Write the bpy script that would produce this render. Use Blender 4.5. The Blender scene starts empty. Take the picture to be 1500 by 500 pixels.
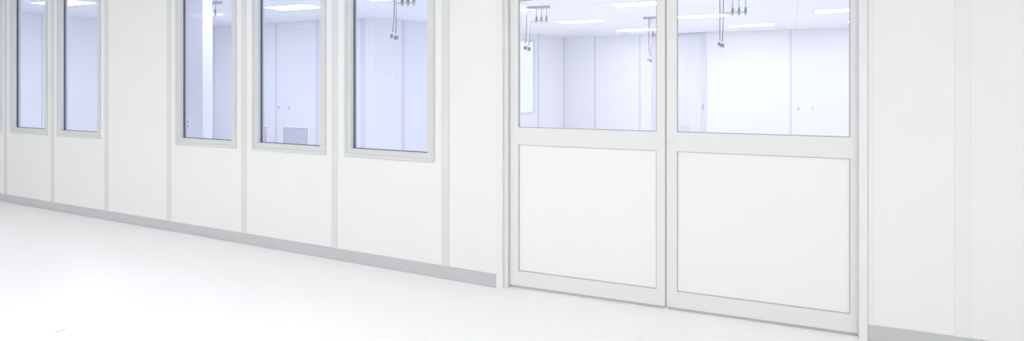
import bpy, math, random
from mathutils import Vector, Matrix
random.seed(4)
S = bpy.context.scene
C = S.collection

# ------------------------------------------------------------------ camera
H = 1.5          # eye height
F = 880.0        # focal length in pixels of the 1500-wide frame
HZ = 124.0       # row of the horizon
cam = bpy.data.cameras.new('camera')
cam.sensor_width = 36.0
cam.lens = F / 1500.0 * 36.0
cam.shift_y = (HZ - 250.0) / 1500.0
cam.clip_start = 0.02
cam.clip_end = 200
camo = bpy.data.objects.new('camera', cam)
camo.location = (0, 0, H)
camo.rotation_euler = (math.pi / 2, 0, 0)
C.objects.link(camo)
S.camera = camo

# ------------------------------------------------------------------ light, exposure
w = bpy.data.worlds.new('world')
S.world = w
w.use_nodes = True
w.node_tree.nodes['Background'].inputs[0].default_value = (0.9, 0.95, 1, 1)
w.node_tree.nodes['Background'].inputs[1].default_value = 0.3
S.view_settings.view_transform = 'Standard'
S.view_settings.look = 'None'
S.view_settings.exposure = 0.0
S.view_settings.gamma = 1.0
S.view_settings.use_curve_mapping = False
S.cycles.use_denoising = True
S.cycles.max_bounces = 14
S.cycles.diffuse_bounces = 8
S.cycles.transparent_max_bounces = 12
HALL_LIGHT = 5.6          # strength of the corridor's ceiling panels
ROOM_LIGHT = 12.2          # strength of the clean room's ceiling panels
CEIL = 2.85

# ------------------------------------------------------------------ materials
def lin(c):
    c = c / 255.0
    return c / 12.92 if c <= 0.04045 else ((c + 0.055) / 1.055) ** 2.4

def mat(name, rgb, rough=0.5, spec=0.5, metal=0.0, noise=0.0, nscale=4.0, bump=0.0, bscale=200.0):
    m = bpy.data.materials.new(name)
    m.use_nodes = True
    nt = m.node_tree
    b = nt.nodes['Principled BSDF']
    b.inputs['Roughness'].default_value = rough
    b.inputs['Specular IOR Level'].default_value = spec
    b.inputs['Metallic'].default_value = metal
    tc = nt.nodes.new('ShaderNodeTexCoord')
    n = nt.nodes.new('ShaderNodeTexNoise')
    n.inputs['Scale'].default_value = nscale
    n.inputs['Detail'].default_value = 4
    nt.links.new(tc.outputs['Object'], n.inputs['Vector'])
    r = nt.nodes.new('ShaderNodeMix')
    r.data_type = 'RGBA'
    r.inputs[6].default_value = (rgb[0] * (1 - noise), rgb[1] * (1 - noise), rgb[2] * (1 - noise), 1)
    r.inputs[7].default_value = (min(1, rgb[0] * (1 + noise)), min(1, rgb[1] * (1 + noise)), min(1, rgb[2] * (1 + noise)), 1)
    nt.links.new(n.outputs['Fac'], r.inputs[0])
    nt.links.new(r.outputs[2], b.inputs['Base Color'])
    if bump > 0:
        n2 = nt.nodes.new('ShaderNodeTexNoise')
        n2.inputs['Scale'].default_value = bscale
        nt.links.new(tc.outputs['Object'], n2.inputs['Vector'])
        bp = nt.nodes.new('ShaderNodeBump')
        bp.inputs['Strength'].default_value = bump
        bp.inputs['Distance'].default_value = 0.002
        nt.links.new(n2.outputs['Fac'], bp.inputs['Height'])
        nt.links.new(bp.outputs[0], b.inputs['Normal'])
    return m

def emit(name, rgb, strength):
    m = bpy.data.materials.new(name)
    m.use_nodes = True
    nt = m.node_tree
    nt.nodes.clear()
    o = nt.nodes.new('ShaderNodeOutputMaterial')
    e = nt.nodes.new('ShaderNodeEmission')
    e.inputs[0].default_value = (*rgb, 1)
    e.inputs[1].default_value = strength
    nt.links.new(e.outputs[0], o.inputs[0])
    return m

def glass(name, tint, refl=1.0):
    m = bpy.data.materials.new(name)
    m.use_nodes = True
    nt = m.node_tree
    nt.nodes.clear()
    o = nt.nodes.new('ShaderNodeOutputMaterial')
    t = nt.nodes.new('ShaderNodeBsdfTransparent')
    t.inputs[0].default_value = (*tint, 1)
    g = nt.nodes.new('ShaderNodeBsdfGlossy')
    g.inputs['Roughness'].default_value = 0.01
    g.inputs['Color'].default_value = (refl, refl, refl, 1)
    fr = nt.nodes.new('ShaderNodeFresnel')
    geo = nt.nodes.new('ShaderNodeNewGeometry')      # same reflectance on both faces of the thin pane
    io = nt.nodes.new('ShaderNodeMix')
    io.inputs[2].default_value = 1.1
    io.inputs[3].default_value = 1 / 1.1
    nt.links.new(geo.outputs['Backfacing'], io.inputs[0])
    nt.links.new(io.outputs[0], fr.inputs[0])
    mx = nt.nodes.new('ShaderNodeMixShader')
    nt.links.new(fr.outputs[0], mx.inputs[0])
    nt.links.new(t.outputs[0], mx.inputs[1])
    nt.links.new(g.outputs[0], mx.inputs[2])
    nt.links.new(mx.outputs[0], o.inputs[0])
    return m

M = {}
M['panel'] = mat('white_wall_panel', (0.83, 0.84, 0.83), 0.35, 0.4, noise=0.006, nscale=1.2)
M['batten'] = mat('pale_grey_batten', (0.70, 0.712, 0.72), 0.4, 0.4, noise=0.01)
M['cove'] = mat('grey_vinyl_cove', (0.55, 0.56, 0.575), 0.5, 0.4, noise=0.03, nscale=9)
M['frame'] = mat('satin_grey_frame', (0.66, 0.675, 0.68), 0.35, 0.5, noise=0.01)
M['gasket'] = mat('dark_rubber_gasket', (0.13, 0.13, 0.17), 0.5, 0.4, noise=0.05)
M['door'] = mat('white_door_enamel', (0.775, 0.785, 0.785), 0.35, 0.45, noise=0.004)
M['doorpanel'] = mat('white_door_infill', (0.86, 0.865, 0.86), 0.4, 0.4, noise=0.004)
M['bead_shade'] = mat('grey_bead_shade', (0.46, 0.465, 0.48), 0.5, 0.4, noise=0.02)  # also the painted shade of the gap round the door infill
M['jamb'] = mat('white_jamb', (0.81, 0.815, 0.82), 0.4, 0.4, noise=0.004)
M['sweep'] = mat('grey_seal_gap_shade', (0.48, 0.49, 0.52), 0.6, 0.3, noise=0.04)  # stile seal, and painted shade of the gap under the leaves
M['lock'] = mat('satin_lock', (0.80, 0.81, 0.80), 0.25, 0.5, noise=0.01)
M['room_wall'] = mat('clean_room_panel', (0.82, 0.83, 0.86), 0.45, 0.4, noise=0.008, nscale=0.8)
M['room_batten'] = mat('clean_room_batten', (0.70, 0.715, 0.79), 0.45, 0.4, noise=0.01)
M['room_pier'] = mat('clean_room_pier', (0.76, 0.77, 0.82), 0.45, 0.4, noise=0.006)
M['plate'] = mat('grey_ceiling_plate', (0.52, 0.53, 0.54), 0.5, 0.4, noise=0.03)
M['cord'] = mat('grey_cord', (0.36, 0.37, 0.43), 0.5, 0.4, noise=0.03)
M['hose_blue'] = mat('blue_hose', (0.50, 0.62, 0.85), 0.4, 0.5, noise=0.02)
M['hose_green'] = mat('green_hose', (0.42, 0.66, 0.60), 0.4, 0.5, noise=0.02)
M['socket'] = mat('grey_socket', (0.36, 0.37, 0.39), 0.45, 0.4, noise=0.03)
M['white'] = mat('white_plastic', (0.88, 0.89, 0.90), 0.35, 0.5, noise=0.005)
M['fitting'] = mat('cast_fitting', (0.58, 0.57, 0.55), 0.4, 0.5, noise=0.03)
M['face'] = mat('outlet_face', (0.50, 0.52, 0.62), 0.45, 0.4, noise=0.02)
M['grille'] = mat('vent_louvre', (0.76, 0.77, 0.82), 0.45, 0.4, noise=0.02)
M['slotdark'] = mat('vent_void', (0.52, 0.53, 0.60), 0.7, 0.2, noise=0.02)
M['housing'] = mat('light_housing', (0.82, 0.83, 0.84), 0.4, 0.4, noise=0.005)
M['glass'] = glass('window_glass', (0.93, 0.945, 0.985))
M['door_glass'] = glass('door_glass', (1.0, 1.0, 1.0))
M['lamp'] = emit('diffuser_cool', (0.925, 0.93, 1.0), ROOM_LIGHT)
M['hall_lamp'] = emit('diffuser_neutral', (1.0, 0.98, 0.96), HALL_LIGHT)
M['lit_pane'] = emit('lit_pane', (0.86, 0.92, 1.0), 1.05)

def ceiling_mat():
    m = mat('ceiling_tiles', (0.83, 0.845, 0.88), 0.7, 0.2, noise=0.01, nscale=30)
    nt = m.node_tree
    b = nt.nodes['Principled BSDF']
    src = b.inputs['Base Color'].links[0].from_socket
    tc = nt.nodes.new('ShaderNodeTexCoord')
    sp = nt.nodes.new('ShaderNodeSeparateXYZ')
    nt.links.new(tc.outputs['Object'], sp.inputs[0])
    outs = []
    for k, wd in ((0, 1.03), (1, 0.515)):
        d = nt.nodes.new('ShaderNodeMath'); d.operation = 'DIVIDE'; d.inputs[1].default_value = wd
        nt.links.new(sp.outputs[k], d.inputs[0])
        fr = nt.nodes.new('ShaderNodeMath'); fr.operation = 'FRACT'
        nt.links.new(d.outputs[0], fr.inputs[0])
        lt = nt.nodes.new('ShaderNodeMath'); lt.operation = 'LESS_THAN'; lt.inputs[1].default_value = 0.018 / wd
        nt.links.new(fr.outputs[0], lt.inputs[0])
        outs.append(lt)
    mx = nt.nodes.new('ShaderNodeMath'); mx.operation = 'MAXIMUM'
    nt.links.new(outs[0].outputs[0], mx.inputs[0]); nt.links.new(outs[1].outputs[0], mx.inputs[1])
    mix = nt.nodes.new('ShaderNodeMix'); mix.data_type = 'RGBA'
    nt.links.new(mx.outputs[0], mix.inputs[0])
    nt.links.new(src, mix.inputs[6])
    mix.inputs[7].default_value = (0.74, 0.755, 0.80, 1)
    nt.links.new(mix.outputs[2], b.inputs['Base Color'])
    return m
M['ceiling'] = ceiling_mat()

def floor_mat():
    m = mat('white_epoxy_floor', (0.965, 0.96, 0.95), 0.33, 0.4, noise=0.008, nscale=0.7)
    nt = m.node_tree
    b = nt.nodes['Principled BSDF']
    src = b.inputs['Base Color'].links[0].from_socket
    tc = nt.nodes.new('ShaderNodeTexCoord')
    mp = nt.nodes.new('ShaderNodeMapping')
    # small grey scuff left on the epoxy
    sx, sy = SCUFF
    mp.vector_type = 'TEXTURE'
    mp.inputs['Location'].default_value = (sx, sy, 0)
    mp.inputs['Rotation'].default_value = (0, 0, math.radians(72))
    mp.inputs['Scale'].default_value = (0.055, 0.009, 1)
    nt.links.new(tc.outputs['Object'], mp.inputs[0])
    ln = nt.nodes.new('ShaderNodeVectorMath'); ln.operation = 'LENGTH'
    nt.links.new(mp.outputs[0], ln.inputs[0])
    mr = nt.nodes.new('ShaderNodeMapRange')
    mr.inputs[1].default_value = 0.4; mr.inputs[2].default_value = 1.0
    mr.inputs[3].default_value = 1.0; mr.inputs[4].default_value = 0.0
    nt.links.new(ln.outputs['Value'], mr.inputs[0])
    mix = nt.nodes.new('ShaderNodeMix'); mix.data_type = 'RGBA'
    nt.links.new(mr.outputs[0], mix.inputs[0])
    nt.links.new(src, mix.inputs[6])
    mix.inputs[7].default_value = (0.50, 0.50, 0.49, 1)
    nt.links.new(mix.outputs[2], b.inputs['Base Color'])
    return m

# ------------------------------------------------------------------ geometry helpers
class MB:
    def __init__(self):
        self.v = []; self.f = []
    def add(self, vs, fs):
        n = len(self.v)
        self.v += [tuple(p) for p in vs]
        self.f += [tuple(i + n for i in q) for q in fs]
        return self
    def box(self, x0, x1, y0, y1, z0, z1):
        vs = [(x0, y0, z0), (x1, y0, z0), (x1, y1, z0), (x0, y1, z0), (x0, y0, z1), (x1, y0, z1), (x1, y1, z1), (x0, y1, z1)]
        return self.add(vs, [(0, 3, 2, 1), (4, 5, 6, 7), (0, 1, 5, 4), (1, 2, 6, 5), (2, 3, 7, 6), (3, 0, 4, 7)])
    def prism(self, pts, z0, z1):
        n = len(pts)
        vs = [(x, y, z0) for x, y in pts] + [(x, y, z1) for x, y in pts]
        fs = [tuple(reversed(range(n))), tuple(range(n, 2 * n))]
        fs += [(i, (i + 1) % n, n + (i + 1) % n, n + i) for i in range(n)]
        return self.add(vs, fs)
    def ring(self, x0, x1, z0, z1, prof):
        """closed profile [(inset, y)] swept with mitred corners around a rectangle in the xz plane"""
        n = len(prof); vs = []
        for (cx, cz, sx, sz) in ((x0, z0, 1, 1), (x1, z0, -1, 1), (x1, z1, -1, -1), (x0, z1, 1, -1)):
            for ins, y in prof:
                vs.append((cx + sx * ins, y, cz + sz * ins))
        fs = []
        for k in range(4):
            a = k * n; b = ((k + 1) % 4) * n
            for i in range(n):
                j = (i + 1) % n
                fs.append((a + i, a + j, b + j, b + i))
        return self.add(vs, fs)
    def tube(self, pts, r, seg=10, cap=True):
        pts = [Vector(p) for p in pts]
        n = len(pts); vs = []; fs = []
        rr = r if isinstance(r, (list, tuple)) else [r] * n
        ref = Vector((0.3, 1, 0.1)).normalized()
        for i, p in enumerate(pts):
            t = (pts[min(i + 1, n - 1)] - pts[max(i - 1, 0)]).normalized()
            a = t.cross(ref)
            if a.length < 1e-3: a = t.cross(Vector((1, 0, 0)))
            a.normalize(); b = t.cross(a)
            for k in range(seg):
                q = 2 * math.pi * k / seg
                vs.append(p + a * math.cos(q) * rr[i] + b * math.sin(q) * rr[i])
        for i in range(n - 1):
            for k in range(seg):
                k2 = (k + 1) % seg
                fs.append((i * seg + k, i * seg + k2, (i + 1) * seg + k2, (i + 1) * seg + k))
        if cap:
            fs.append(tuple(reversed(range(seg)))); fs.append(tuple(range((n - 1) * seg, n * seg)))
        return self.add(vs, fs)
    def lathe(self, prof, c=(0, 0, 0), axis='z', seg=20):
        vs = []; fs = []; n = len(prof)
        for r, h in prof:
            for k in range(seg):
                q = 2 * math.pi * k / seg
                a, b = r * math.cos(q), r * math.sin(q)
                if axis == 'z': p = (c[0] + a, c[1] + b, c[2] + h)
                elif axis == 'y': p = (c[0] + a, c[1] + h, c[2] + b)
                else: p = (c[0] + h, c[1] + a, c[2] + b)
                vs.append(p)
        for i in range(n - 1):
            for k in range(seg):
                k2 = (k + 1) % seg
                fs.append((i * seg + k, i * seg + k2, (i + 1) * seg + k2, (i + 1) * seg + k))
        fs.append(tuple(reversed(range(seg)))); fs.append(tuple(range((n - 1) * seg, n * seg)))
        return self.add(vs, fs)
    def build(self, name, m, parent=None, loc=None, rz=0.0, bevel=0.0, smooth=False, kind=None):
        me = bpy.data.meshes.new(name)
        me.from_pydata(self.v, [], self.f)
        me.validate()
        import bmesh
        bm = bmesh.new(); bm.from_mesh(me)
        bmesh.ops.recalc_face_normals(bm, faces=bm.faces)
        bm.to_mesh(me); bm.free()
        me.materials.append(m)
        if smooth:
            for p in me.polygons: p.use_smooth = True
        o = bpy.data.objects.new(name, me)
        C.objects.link(o)
        if parent: o.parent = parent
        if loc: o.location = loc
        o.rotation_euler.z = rz
        if bevel:
            bv = o.modifiers.new('bevel', 'BEVEL')
            bv.width = bevel; bv.segments = 2; bv.limit_method = 'ANGLE'
        if kind: o['kind'] = kind
        return o

def empty(name, loc, rz=0.0, kind=None, label=None, cat=None, group=None):
    o = bpy.data.objects.new(name, None)
    o.empty_display_size = 0.1
    C.objects.link(o)
    o.location = loc; o.rotation_euler.z = rz
    if kind: o['kind'] = kind
    if label: o['label'] = label
    if cat: o['category'] = cat
    if group: o['group'] = group
    return o

class Frame:
    """a vertical wall plane: local x runs to the right along it, local y away from the corridor, z up"""
    def __init__(self, p, rz):
        self.p = Vector((p[0], p[1])); self.rz = rz
        self.U = Vector((math.cos(rz), math.sin(rz))); self.N = Vector((-math.sin(rz), math.cos(rz)))
        self.loc = (p[0], p[1], 0)
    def u(self, px, d=0.0):
        """distance along the wall met by the sight line of column px, on the plane at depth d"""
        r = Vector(((px - 750.0) / F, 1.0))
        q = self.p + self.N * d
        t = q.dot(self.N) / r.dot(self.N)
        return (r * t - self.p).dot(self.U)
    def Z(self, px, d=0.0):
        r = Vector(((px - 750.0) / F, 1.0))
        return (self.p + self.N * d).dot(self.N) / r.dot(self.N)
    def z(self, px, row, d=0.0):
        return H - (row - HZ) / F * self.Z(px, d)
    def world(self, x, y, z=0.0):
        q = self.p + self.U * x + self.N * y
        return (q.x, q.y, z)

def ground(px, row, z=0.0):
    Z = F * (H - z) / (row - HZ)
    return ((px - 750.0) / F * Z, Z)

def rz_from_vp(vp):
    return -(math.pi / 2 - math.atan2(750.0 - vp, F))

K = ground(728, 421.3)                    # foot of the wall where the door frame begins
WL = Frame(K, rz_from_vp(-980))           # window wall, left of the doors
WR = Frame(K, rz_from_vp(-1330))          # door wall
IR = rz_from_vp(-1140)                    # grid of the clean room behind
SCUFF = ground(89, 484.5)

# ------------------------------------------------------------------ the shell
TH = 0.10
UL = -13.0
UR = 5.6
def cpt(px, row, zc=CEIL):                # a point of the clean room's ceiling edge
    return ground(px, row, zc)
c0 = cpt(-60, 10.5)
c1 = cpt(292, 40)
c2 = cpt(548, 25)
c3 = cpt(826, 54.5)
c4 = cpt(1380, 35.5)
left_front = WL.world(-9.6, TH)[:2]
right_front = WR.world(5.4, TH)[:2]

# floor: one slab under corridor and room
MB().prism([(-22, -5), (14, -5), (14, 26), (-22, 26)], -0.1, 0.0).build('floor', floor_mat(), kind='structure')

# windows on the left wall: outer left and right column of each frame at its foot
WIN = [(-52, 3.0), (16.0, 70.3), (84.5, 147.8), (258.0, 346.6), (370.0, 477.6), (505.0, 636.6)]
WZ0, WZ1 = 0.889, 2.77
wins = [(WL.u(a), WL.u(b)) for a, b in WIN]
# wall panel with openings
inset = 0.02
mb = MB()
xs = UL
for a, b in wins:
    mb.box(xs, a + inset, 0, TH, 0, CEIL)
    mb.box(a + inset, b - inset, 0, TH, 0, WZ0 + inset)
    mb.box(a + inset, b - inset, 0, TH, WZ1 - inset, CEIL)
    xs = b - inset
mb.box(xs, 0.0, 0, TH, 0, CEIL)
mb.build('wall_left', M['panel'], loc=WL.loc, rz=WL.rz, kind='structure')

# seam covers between the panels
BAT = [(6.0, 9.8), (74.2, 78.9), (153.3, 158.4), (244.6, 250.5), (353.7, 361.2), (485.8, 494.4), (646.6, 658.4)]
n_trim = 0
def trim(mbx, m, fr, bevel=0.0015, parent=None):
    global n_trim
    n_trim += 1
    return mbx.build('trim_%d' % n_trim, m, parent=parent, loc=fr.loc, rz=fr.rz, bevel=bevel, kind='structure')
for a, b in BAT:
    trim(MB().box(WL.u(a), WL.u(b), -0.004, 0.0, 0.096, CEIL), M['batten'], WL)
for k in range(3):
    a = WL.u(6.0) - 1.3 * (k + 1)
    trim(MB().box(a, a + 0.075, -0.004, 0.0, 0.096, CEIL), M['batten'], WL)

# cove base
def cove(x0, x1, fr, name):
    prof = [(-0.0, 0.0), (-0.016, 0.0), (-0.0065, 0.006), (-0.005, 0.014), (-0.005, 0.094), (-0.003, 0.097), (0.0, 0.097)]
    vs = [(x0, y, z) for y, z in prof] + [(x1, y, z) for y, z in prof]
    n = len(prof)
    fs = [tuple(range(n)), tuple(reversed(range(n, 2 * n)))] + [(i, (i + 1) % n, n + (i + 1) % n, n + i) for i in range(n)]
    return MB().add(vs, fs).build(name, M['cove'], loc=fr.loc, rz=fr.rz, kind='structure')
cove(UL, 0.0, WL, 'baseboard_left')

# windows
for i, (a, b) in enumerate(wins):
    r = empty('window_%d' % (i + 1), WL.world((a + b) / 2, 0, WZ0), WL.rz, kind='structure')
    hw = (b - a) / 2; hh = WZ1 - WZ0
    FW = 0.070
    MB().ring(-hw, hw, 0, hh, [(0, 0.0), (0, -0.011), (0.003, -0.014), (0.026, -0.014), (0.032, -0.004), (FW - 0.004, -0.004), (FW, 0.0),
                               (FW, 0.072), (0.03, 0.072), (0.03, 0.0)]).build('window_frame', M['frame'], r)
    MB().ring(-hw, hw, 0, hh, [(FW - 0.001, 0.030), (FW + 0.005, 0.030), (FW + 0.005, 0.050), (FW - 0.001, 0.050)]).build('gasket', M['gasket'], r)
    MB().box(-hw + FW + 0.001, hw - FW - 0.001, 0.050, 0.056, FW + 0.001, hh - FW - 0.001).build('window_pane', M['glass'], r)

# ------------------------------------------------------------------ doors
REC = 0.052                                # recess of the leaves behind the jamb face
JP = -0.012                                # jamb face stands proud of the wall
d_l0 = WR.u(746.6, REC); d_l1 = WR.u(974.2, REC)
d_r0 = WR.u(976.8, REC); d_r1 = WR.u(1256.5, REC)
DTOP = 2.235
jl0, jl1 = 0.0, WR.u(735.8, JP)
jr0, jr1 = d_r1 + 0.0006, WR.u(1271.0, JP)
# jambs and head of the door opening
trim(MB().prism([(jl0, JP), (jl1, JP), (jl1, 0.018), (d_l0 - 0.003, 0.018), (d_l0 - 0.003, TH), (jl0, TH)], 0, DTOP + 0.004), M['jamb'], WR)
trim(MB().prism([(jr0, 0.0), (jr0, JP), (jr1, JP), (jr1, TH), (jr0, TH)], 0, DTOP + 0.004), M['jamb'], WR)
trim(MB().box(jl0, jr1, JP, TH, DTOP + 0.004, DTOP + 0.07), M['jamb'], WR)
# wall to the right and over the doors
MB().box(jr1, UR, 0, TH, 0, CEIL).box(0.0, jr1, 0, TH, DTOP + 0.07, CEIL).build('wall_right', M['panel'], loc=WR.loc, rz=WR.rz, kind='structure')
cove(jr1, UR, WR, 'baseboard_right')
trim(MB().box(WR.u(1398), WR.u(1421), -0.004, 0.0, 0.096, CEIL), M['jamb'], WR)
trim(MB().box(WR.u(1271.3), WR.u(1279.5), -0.004, 0.0, 0.096, DTOP + 0.07), M['jamb'], WR)
trim(MB().box(WR.u(1398) + 1.25, WR.u(1421) + 1.25, -0.004, 0.0, 0.096, CEIL), M['jamb'], WR)

def rz_at(px, row, d=REC):
    return WR.z(px, row, d)
g_bot = rz_at(1003, 194.2); p_top = rz_at(1003, 222.4); p_bot = rz_at(1000, 429.0); leaf_bot = rz_at(1000, 455.5) 
leaf_bot = 0.017
g_top = rz_at(760, 0.5)
print('DOOR', g_bot, p_top, p_bot, rz_at(1000, 455.5), g_top, d_l1 - d_l0, d_r1 - d_r0)
def leaf(idx, x0, x1, gl, gr, lock):
    r = empty('door_%d' % idx, WR.world(x0, REC, 0), WR.rz, kind='structure')
    w_ = x1 - x0; T = 0.044
    gl -= x0; gr -= x0
    zb = leaf_bot; zt = DTOP
    mb = MB()
    mb.box(0, gl, 0, T, zb, zt).box(gr, w_, 0, T, zb, zt)
    mb.box(gl, gr, 0, T, zb, p_bot).box(gl, gr, 0, T, p_top, g_bot).box(gl, gr, 0, T, g_top, zt)
    mb.build('door_frame', M['door'], r)
    MB().ring(gl, gr, g_bot, g_top, [(-0.0005, -0.0008), (0.004, -0.0008), (0.005, 0.020), (-0.0005, 0.020)]).build('bead_shade_ring', M['bead_shade'], r)
    MB().ring(gl, gr, p_bot, p_top, [(0.0, 0.008), (0.004, 0.008), (0.004, 0.016), (0.0, 0.016)]).build('bead_shade_ring', M['bead_shade'], r)  # grey ring paints in the shadow gap round the recessed infill
    MB().box(gl, gr, 0.016, 0.024, g_bot, g_top).build('door_pane', M['door_glass'], r)
    MB().box(gl + .003, gr - .003, 0.012, 0.034, p_bot + .003, p_top - .003).build('infill_panel', M['doorpanel'], r)
    MB().box(0.004, w_ - 0.004, 0.003, 0.036, 0.001, zb).build('door_sweep', M['sweep'], r)  # grey strip stands in for the shadow gap below the leaf
    if lock:
        lx = WR.u(983.5, REC) - x0; lz = rz_at(983.5, 206.5)
        lk = MB().lathe([(0.020, 0), (0.020, -0.006), (0.017, -0.010), (0.010, -0.011), (0.001, -0.011)], (lx, 0, lz), 'y', 28).build('lock_cylinder', M['lock'], r, smooth=False)
        MB().box(lx - 0.0012, lx + 0.0012, -0.0118, -0.0105, lz - 0.006, lz + 0.006).build('keyhole', M['bead_shade'], lk)
    # hinges / stop on the far side edge
    return r
leaf(1, d_l0, d_l1, WR.u(759.2, REC), WR.u(961.8, REC), False)
leaf(2, d_r0, d_r1, WR.u(991.6, REC), WR.u(1245.6, REC), True)
# meeting-stile seal and threshold
trim(MB().box(d_l1 + 0.0005, d_r0 - 0.0005, REC + 0.006, REC + 0.036, 0.006, DTOP), M['sweep'], WR, bevel=0)
trim(MB().box(d_l1 - 0.006, d_r0 + 0.01, REC - 0.012, REC + 0.0, 0.0, 0.010), M['white'], WR)

# ------------------------------------------------------------------ corridor shell round the camera
pA = WL.world(UL, 0); pB = WR.world(UR, 0)
back = 4.9
MB().box(UL, 0.4, -back - 2.2, -back - 2.1, 0, CEIL).build('wall_back', M['panel'], loc=WL.loc, rz=WL.rz, kind='structure')
MB().box(-1.2, UR, -back - 2.2, -back - 2.1, 0, CEIL).build('wall_rear', M['panel'], loc=WR.loc, rz=WR.rz, kind='structure')
MB().box(UL - 0.1, UL, -back - 2.1, TH, 0, CEIL).build('wall_far_left', M['panel'], loc=WL.loc, rz=WL.rz, kind='structure')
MB().box(UR, UR + 0.1, -back - 2.1, TH, 0, CEIL).build('wall_far_right', M['panel'], loc=WR.loc, rz=WR.rz, kind='structure')
MB().box(-18, 18, -9, 24, 0, 0.08).build('ceiling', M['ceiling'], loc=(K[0], K[1], CEIL), rz=IR, kind='structure')

# ------------------------------------------------------------------ clean room behind the glass
def wall_frame(a, b):
    """frame along the wall from plan point a (left) to b (right) seen from the room"""
    return Frame(a, math.atan2(b[1] - a[1], b[0] - a[0])), (Vector(b) - Vector(a)).length
def room_wall(name, a, b):
    fr, L = wall_frame(a, b)
    MB().box(0, L, 0, 0.1, 0, CEIL).build(name, M['room_wall'], loc=fr.loc, rz=fr.rz, kind='structure')
    return fr, L
FA, LA = room_wall('wall_room_left', c0, c1)
FB, LB = room_wall('wall_room_back', c1, c2)
FD, LD = room_wall('wall_room_rear', c3, c4)
room_wall('wall_room_near_left', left_front, c0)
room_wall('wall_room_far_right', c4, right_front)
# side wall with its own window
FC, LC = wall_frame(c2, c3)
SW0, SW1 = FC.u(700), FC.u(783.6)
SZ0 = FC.z(770, 168.4); SZ1 = 2.70
MB().box(0, SW0, 0, 0.1, 0, CEIL).box(SW1, LC, 0, 0.1, 0, CEIL).box(SW0, SW1, 0, 0.1, 0, SZ0).box(SW0, SW1, 0, 0.1, SZ1, CEIL) \
    .build('wall_room_side', M['room_wall'], loc=FC.loc, rz=FC.rz, kind='structure')
r = empty('window_7', FC.world(SW0, 0, SZ0), FC.rz, kind='structure')
MB().ring(0, SW1 - SW0, 0, SZ1 - SZ0, [(0, -0.012), (0.075, -0.012), (0.075, 0.04), (0, 0.04)]).build('window_frame', M['room_batten'], r)
MB().box(0.07, SW1 - SW0 - 0.07, 0.01, 0.02, 0.07, SZ1 - SZ0 - 0.07).build('window_pane', M['lit_pane'], r)

def room_batten(fr, a, b, z0=0.0, z1=CEIL, m=None, th=0.006):
    trim(MB().box(fr.u(a), fr.u(b), -th, 0.0, z0, z1), m or M['room_batten'], fr)
for fr, L in ((FA, [(60.5, 62.5)]), (FB, [(313.0, 315.0), (528.0, 534.5), (402.4, 406.0), (462.6, 467.2)]), (FC, [(588.2, 592.8), (787.0, 790.0)]),
              (FD, [(869.8, 873.2), (935.6, 938.8), (1156.0, 1160.0)])):
    for a, b in L:
        room_batten(fr, a, b)
trim(MB().box(-0.03, 0.03, -0.03, -0.0, 0, CEIL), M['room_batten'], FD)

# free-standing pier behind the third full window
PZ = 8.4
p_c = Vector(((297 - 750) / F * PZ, PZ))
U_ = Vector((math.cos(IR), math.sin(IR))); N_ = Vector((-math.sin(IR), math.cos(IR)))
# left face runs towards the viewer's left; right face recedes until column 311
def hit(px, p, d):
    r = Vector(((px - 750.0) / F, 1.0))
    # p + d*t = r*s
    det = d.x * (-r.y) + r.x * d.y
    t = (-p.x * (-r.y) - r.x * p.y) / det
    return t
t_r = hit(311.5, p_c, N_)
PR = Frame(p_c, IR)
MB().box(-0.95, 0, 0, t_r, 0, CEIL).build('trim_pier', M['room_pier'], loc=PR.loc, rz=PR.rz, bevel=0.004, kind='structure')

# flush door in the rear wall of the room
dx0, dx1 = FD.u(962), FD.u(1027)
r = empty('door_3', FD.world(dx0, 0, 0), FD.rz, kind='structure')
dz = CEIL - 0.08
MB().box(0, dx1 - dx0, -0.02, 0, 0.01, dz).build('door_leaf', M['room_pier'], r, bevel=0.003)
fr_ = MB()
wd = FD.u(1034) - dx1
fr_.box(dx1 - dx0, dx1 - dx0 + wd, -0.03, 0, 0, dz + 0.06).box(-wd, 0, -0.03, 0, 0, dz + 0.06).box(0, dx1 - dx0, -0.03, 0, dz, dz + 0.06)
fr_.build('door_frame', M['room_batten'], r, bevel=0.003)
hx = FD.u(1024) - dx0; hz = FD.z(1030, 157)
hx = FD.u(1030) - dx0
h = MB().box(hx - 0.02, hx + 0.02, -0.036, -0.03, hz - 0.09, hz + 0.09)
h.tube([(hx, -0.034, hz + 0.06), (hx, -0.07, hz + 0.055), (hx, -0.07, hz - 0.055), (hx, -0.034, hz - 0.06)], 0.009)
h.build('door_handle', M['fitting'], r)
gx0, gx1 = FD.u(994) - dx0, FD.u(1011) - dx0; gz = FD.z(1003, 182.5)
g = MB().ring(gx0, gx1, gz - 0.45, gz, [(0, -0.02), (0, -0.028), (0.02, -0.028), (0.02, -0.02)])
k = gz - 0.43
while k < gz - 0.03:
    g.add([(gx0 + .02, -0.021, k + .012), (gx1 - .02, -0.021, k + .012), (gx1 - .02, -0.027, k), (gx0 + .02, -0.027, k)], [(0, 1, 2, 3)])
    k += 0.022
g.build('louvre_grille', M['grille'], r)

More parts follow.
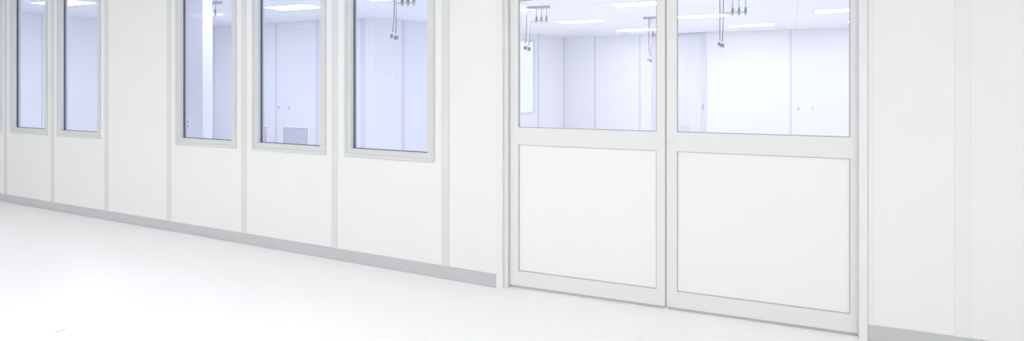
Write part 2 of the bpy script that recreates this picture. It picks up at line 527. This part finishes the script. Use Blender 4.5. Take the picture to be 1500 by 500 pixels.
# ------------------------------------------------------------------ ceiling lights of the clean room
def ceiling_light(px, row, label):
    x, y = ground(px, row, CEIL)
    r = empty('ceiling_light', (x, y, CEIL), IR, label=label, cat='ceiling light', group='light panels in the clean room ceiling')
    a, b = 0.505, 0.253
    prof = [(0.0, -0.001), (0.0, -0.008), (0.022, -0.010), (0.022, -0.001)]
    mb = MB(); n = 4; vs = []
    for (cx, cy, sx, sy) in ((-a, -b, 1, 1), (a, -b, -1, 1), (a, b, -1, -1), (-a, b, 1, -1)):
        for i_, z in prof: vs.append((cx + sx * i_, cy + sy * i_, z))
    fs = []
    for q in range(4):
        A_, B_ = q * n, ((q + 1) % 4) * n
        for i_ in range(n): fs.append((A_ + i_, A_ + (i_ + 1) % n, B_ + (i_ + 1) % n, B_ + i_))
    mb.add(vs, fs).build('light_frame', M['housing'], r)
    MB().box(-a + 0.02, a - 0.02, -b + 0.02, b - 0.02, -0.007, -0.002).build('diffuser', M['lamp'], r)
    return r
LIGHTS = [
    (93, 3.6, 'glowing white ceiling panel seen through the two narrow windows at the far left'),
    (287, 20.5, 'glowing white ceiling panel half hidden behind the white pier'),
    (430, 10.2, 'whole glowing white ceiling panel seen through the fourth window, above the wall vents'),
    (573, -5.0, 'glowing ceiling panel cut off at the top of the window nearest the doors'),
    (741, 14.0, 'glowing ceiling panel behind the grey plate at the left edge of the door glass'),
    (850, 31.2, 'whole glowing white ceiling panel in the middle of the left door glass'),
    (941, 5.0, 'glowing ceiling panel at the top of the door glass, running behind the centre stiles'),
    (934, 43.5, 'farthest low glowing ceiling panel in the left door glass beside the small cord drop'),
    (1028, 23.6, 'glowing ceiling panel touching the left edge of the right door glass'),
    (1100, 36.8, 'whole glowing ceiling panel low in the middle of the right door glass'),
    (1238, 14.6, 'large glowing ceiling panel at the upper right of the right door glass'),
    (1282, 29.8, 'small tip of a glowing ceiling panel at the right edge of the right door glass'),
]
for a in LIGHTS: ceiling_light(*a)

# added unseen panels brightening the room and pier, nearer than the picture's top edge
for lx, ly, lab in ((-7.6, 1.8, 'at the far left'), (-4.6, 1.8, 'just in front of the white pier'), (-0.9, 1.8, 'beside the window nearest the doors'),
                    (1.4, 1.8, 'just inside the doors'), (4.4, 2.4, 'to the right of the doors'), (4.8, 6.4, 'farther in, to the right of the doors'), (8.2, 6.4, 'at the far right')):
    q = WR.world(lx, ly)
    ceiling_light(750 + q[0] / q[1] * F, HZ - F * (CEIL - H) / q[1], 'added unseen overhead light panel brightening the clean room behind the wall, ' + lab)

# ------------------------------------------------------------------ hanging service drops
def service_drop(px, row, zp, zc, ze, label, plate_z=CEIL, coil=True, cordx=(-0.25, -0.19), ends=(0.0, -0.02), one=False, coil_z=None, flip=1):
    """px,row of the ceiling plate's middle; zc connectors' height, ze cord ends' height"""
    x, y = ground(px, row, CEIL)
    r = empty('service_drop', (x, y, CEIL), IR, label=label, cat='hanging cord drop', group='cord and hose drops hanging in the clean room')
    r.scale = (0.85, 0.85, 0.85)
    zc = (zc - CEIL) / 0.85; ze = (ze - CEIL) / 0.85
    MB().box(-0.25, 0.25, -0.06, 0.06, -0.045, 0.0).build('ceiling_plate', M['plate'], r, bevel=0.012)
    xs_ = (-0.035, 0.075, 0.185) if not one else (0.12,)
    for i, xx in enumerate(xs_):
        MB().tube([(xx, 0, -0.04), (xx + 0.002, 0, (zc) * 0.5), (xx, 0, zc + 0.07)], 0.008, 8).build('hose', M['hose_blue'] if i == 0 else M['hose_green'], r, smooth=True)
        cn = MB().lathe([(0.010, 0.085), (0.018, 0.07), (0.024, 0.02), (0.026, 0.0)], (xx, 0, zc), 'z', 14).build('connector', M['socket'], r, smooth=True)
        MB().lathe([(0.024, 0.002), (0.026, -0.02), (0.020, -0.045), (0.010, -0.055)], (xx, 0, zc), 'z', 14).build('fitting', M['fitting'], cn, smooth=True)
    MB().tube([(cordx[1] - 0.03, 0, zc - 0.005), (xs_[-1], 0, zc - 0.005)], 0.009, 8).build('tie_bar', M['fitting'], r)
    for i, xx in enumerate(cordx):
        e = ends[i]
        zz = ze + (0.015 if i == 0 else -0.01)
        pts = [(xx, 0, -0.04), (xx, 0.004, ze * 0.35), (xx + e * 0.3, 0.003, ze * 0.7), (xx + e, 0, zz)]
        c_ = MB().tube(pts, 0.0085, 8).build('cord', M['cord'], r, smooth=True)
        q = xx + e
        s_ = MB().box(q - 0.032, q + 0.032, -0.026, 0.026, zz - 0.085, zz - 0.02).build('receptacle', M['socket'], c_, bevel=0.006)
        MB().box(q - 0.034, q + 0.034, -0.028, 0.028, zz - 0.02, zz + 0.012).build('cap', M['white'], s_, bevel=0.006)
        MB().box(q - 0.030, q + 0.030, -0.024, 0.024, zz - 0.12, zz - 0.085).build('cap', M['white'], s_, bevel=0.006)
    if coil:
        cz = (coil_z - CEIL) / 0.85 if coil_z else ze - 0.55
        q = cordx[1] + ends[1] - 0.01
        w1 = [(q + 0.03, -0.035, -0.045), (q + 0.03, -0.035, ze * 0.5), (q - 0.012, -0.035, ze - 0.05), (q - 0.015, -0.035, (ze + cz) * 0.52), (q + 0.02, -0.03, cz + 0.10), (q + 0.03, -0.03, cz + 0.03)]
        for k_ in range(49):
            t = k_ / 48 * 3 * 2 * math.pi
            R_ = 0.060 - 0.004 * (k_ / 48)
            w1.append((q - 0.025 + R_ * math.cos(t), -0.03 + 0.012 * (k_ / 48), cz + R_ * math.sin(t) + 0.002 * (k_ / 16)))
        w1 += [(q - 0.02, -0.02, cz - 0.075), (q - 0.08, -0.02, cz - 0.085)]
        MB().tube(w1, 0.0085, 8).build('coiled_hose', M['white'], r, smooth=True)
    return r
Zof = lambda row: F * (CEIL - H) / (HZ - row)
def zat(rowp, row): return H + (HZ - row) / F * Zof(rowp)
service_drop(788, 9.5, 0, zat(9.5, 30), zat(9.5, 67), 'cord drop with a grey plate at the upper left of the left door glass', ends=(-0.03, -0.005), coil_z=zat(9.5, 101))
service_drop(958.5, 24.7, 0, zat(24.7, 52), zat(24.7, 85), 'smallest and farthest cord drop near the right edge of the left door glass', coil_z=zat(24.7, 107), cordx=(-0.13, -0.09), ends=(0.01, -0.005))
service_drop(1076, -6, 0, zat(-6, 18), zat(-6, 61), 'cord drop with three hoses at the top of the right door glass', ends=(0.0, -0.02), coil=False)
service_drop(592, -22, 0, zat(-22, 4), zat(-22, 49), 'large cord drop with a coiled white hose in the window nearest the doors', cordx=(-0.19, -0.16), ends=(-0.03, -0.0), coil_z=zat(-22, 112))
service_drop(309, 3, 0, zat(3, 21), zat(3, 60), 'cord drop half hidden behind the white pier in the third window from the doors', coil=False, cordx=(-0.12, -0.10), one=True)

# ------------------------------------------------------------------ small wall fittings in the clean room
def outlet(fr, px, row, w_, h_, label, kind):
    z = fr.z(px, row)
    r = empty(kind, fr.world(fr.u(px), 0, z), fr.rz, label=label, cat=kind.replace('_', ' '))
    MB().box(-w_ / 2, w_ / 2, -0.008, 0.0, -h_ / 2, h_ / 2).build('cover_plate', M['white'], r, bevel=0.003)
    if kind == 'electrical_outlet':
        for s in (-1, 1):
            k_ = MB().lathe([(w_ * 0.27, -0.006), (w_ * 0.27, -0.011), (0.001, -0.011)], (0, 0, s * h_ * 0.22), 'y', 18).build('receptacle', M['face'], r)
    else:
        k_ = MB().box(-w_ * 0.27, w_ * 0.27, -0.014, -0.006, -h_ * 0.34, h_ * 0.34).build('rocker', M['face'], r, bevel=0.003)
    return r
outlet(PR, 276.5, 181.5, 0.085, 0.135, 'white double power outlet on the white pier behind the window', 'electrical_outlet')
outlet(FB, 408.6, 157.6, 0.072, 0.125, 'left grey switch above the vent grille on the back wall', 'light_switch')
outlet(FB, 424.2, 158.4, 0.072, 0.125, 'right grey switch above the vent grille on the back wall', 'light_switch')
outlet(FD, 1169.5, 159.0, 0.09, 0.13, 'grey switch on the rear wall, left of the white outlet', 'light_switch')
outlet(FD, 1190.5, 159.5, 0.075, 0.12, 'white outlet on the rear wall, right of the grey switch', 'electrical_outlet')
outlet(FD, 887.5, 181.5, 0.04, 0.04, 'left of two tiny dark knobs low on the rear wall', 'light_switch')
outlet(FD, 902.5, 182.3, 0.04, 0.04, 'right of two tiny dark knobs low on the rear wall', 'light_switch')

def vent(fr, a, b, row, label):
    x0, x1 = fr.u(a), fr.u(b)
    z1 = fr.z((a + b) / 2, row); z0 = z1 - 0.62
    r = empty('wall_vent', fr.world((x0 + x1) / 2, 0, z0), fr.rz, label=label, cat='wall vent')
    hw = (x1 - x0) / 2; hh = z1 - z0
    MB().ring(-hw, hw, 0, hh, [(0, 0), (0, -0.012), (0.03, -0.016), (0.035, -0.002), (0.035, 0)]).build('vent_frame', M['white'], r)
    MB().box(-hw + .03, hw - .03, -0.002, 0, 0.03, hh - .03).build('vent_back', M['slotdark'], r)
    mb = MB(); z = 0.04
    while z < hh - 0.05:
        mb.box(-hw + .034, hw - .034, -0.012, -0.003, z, z + 0.013)
        z += 0.019
    mb.build('louvres', M['grille'], r)
vent(FB, 413.5, 453.5, 185.2, 'white louvred return vent low on the back wall under two switches')
vent(FB, 352, 393.5, 183.8, 'white louvred return vent at the left edge of the fourth window')

# ------------------------------------------------------------------ corridor lights (overhead, outside the picture)
k = 0
for col, x in enumerate((-8.6, -5.2, -2.2, 0.8, 3.8)):
    for row_, y in enumerate((-3.4, -5.8)):
        p = WR.world(x, y)
        r = empty('ceiling_light', (p[0], p[1], CEIL), IR, label='white light panel in the corridor ceiling overhead, in front of the window wall', cat='ceiling light', group='light panels in the corridor ceiling')
        MB().box(-0.62, 0.62, -0.62, 0.62, -0.004, -0.001).build('light_frame', M['housing'], r)
        MB().box(-0.6, 0.6, -0.6, 0.6, -0.009, -0.004).build('diffuser', M['hall_lamp'], r)
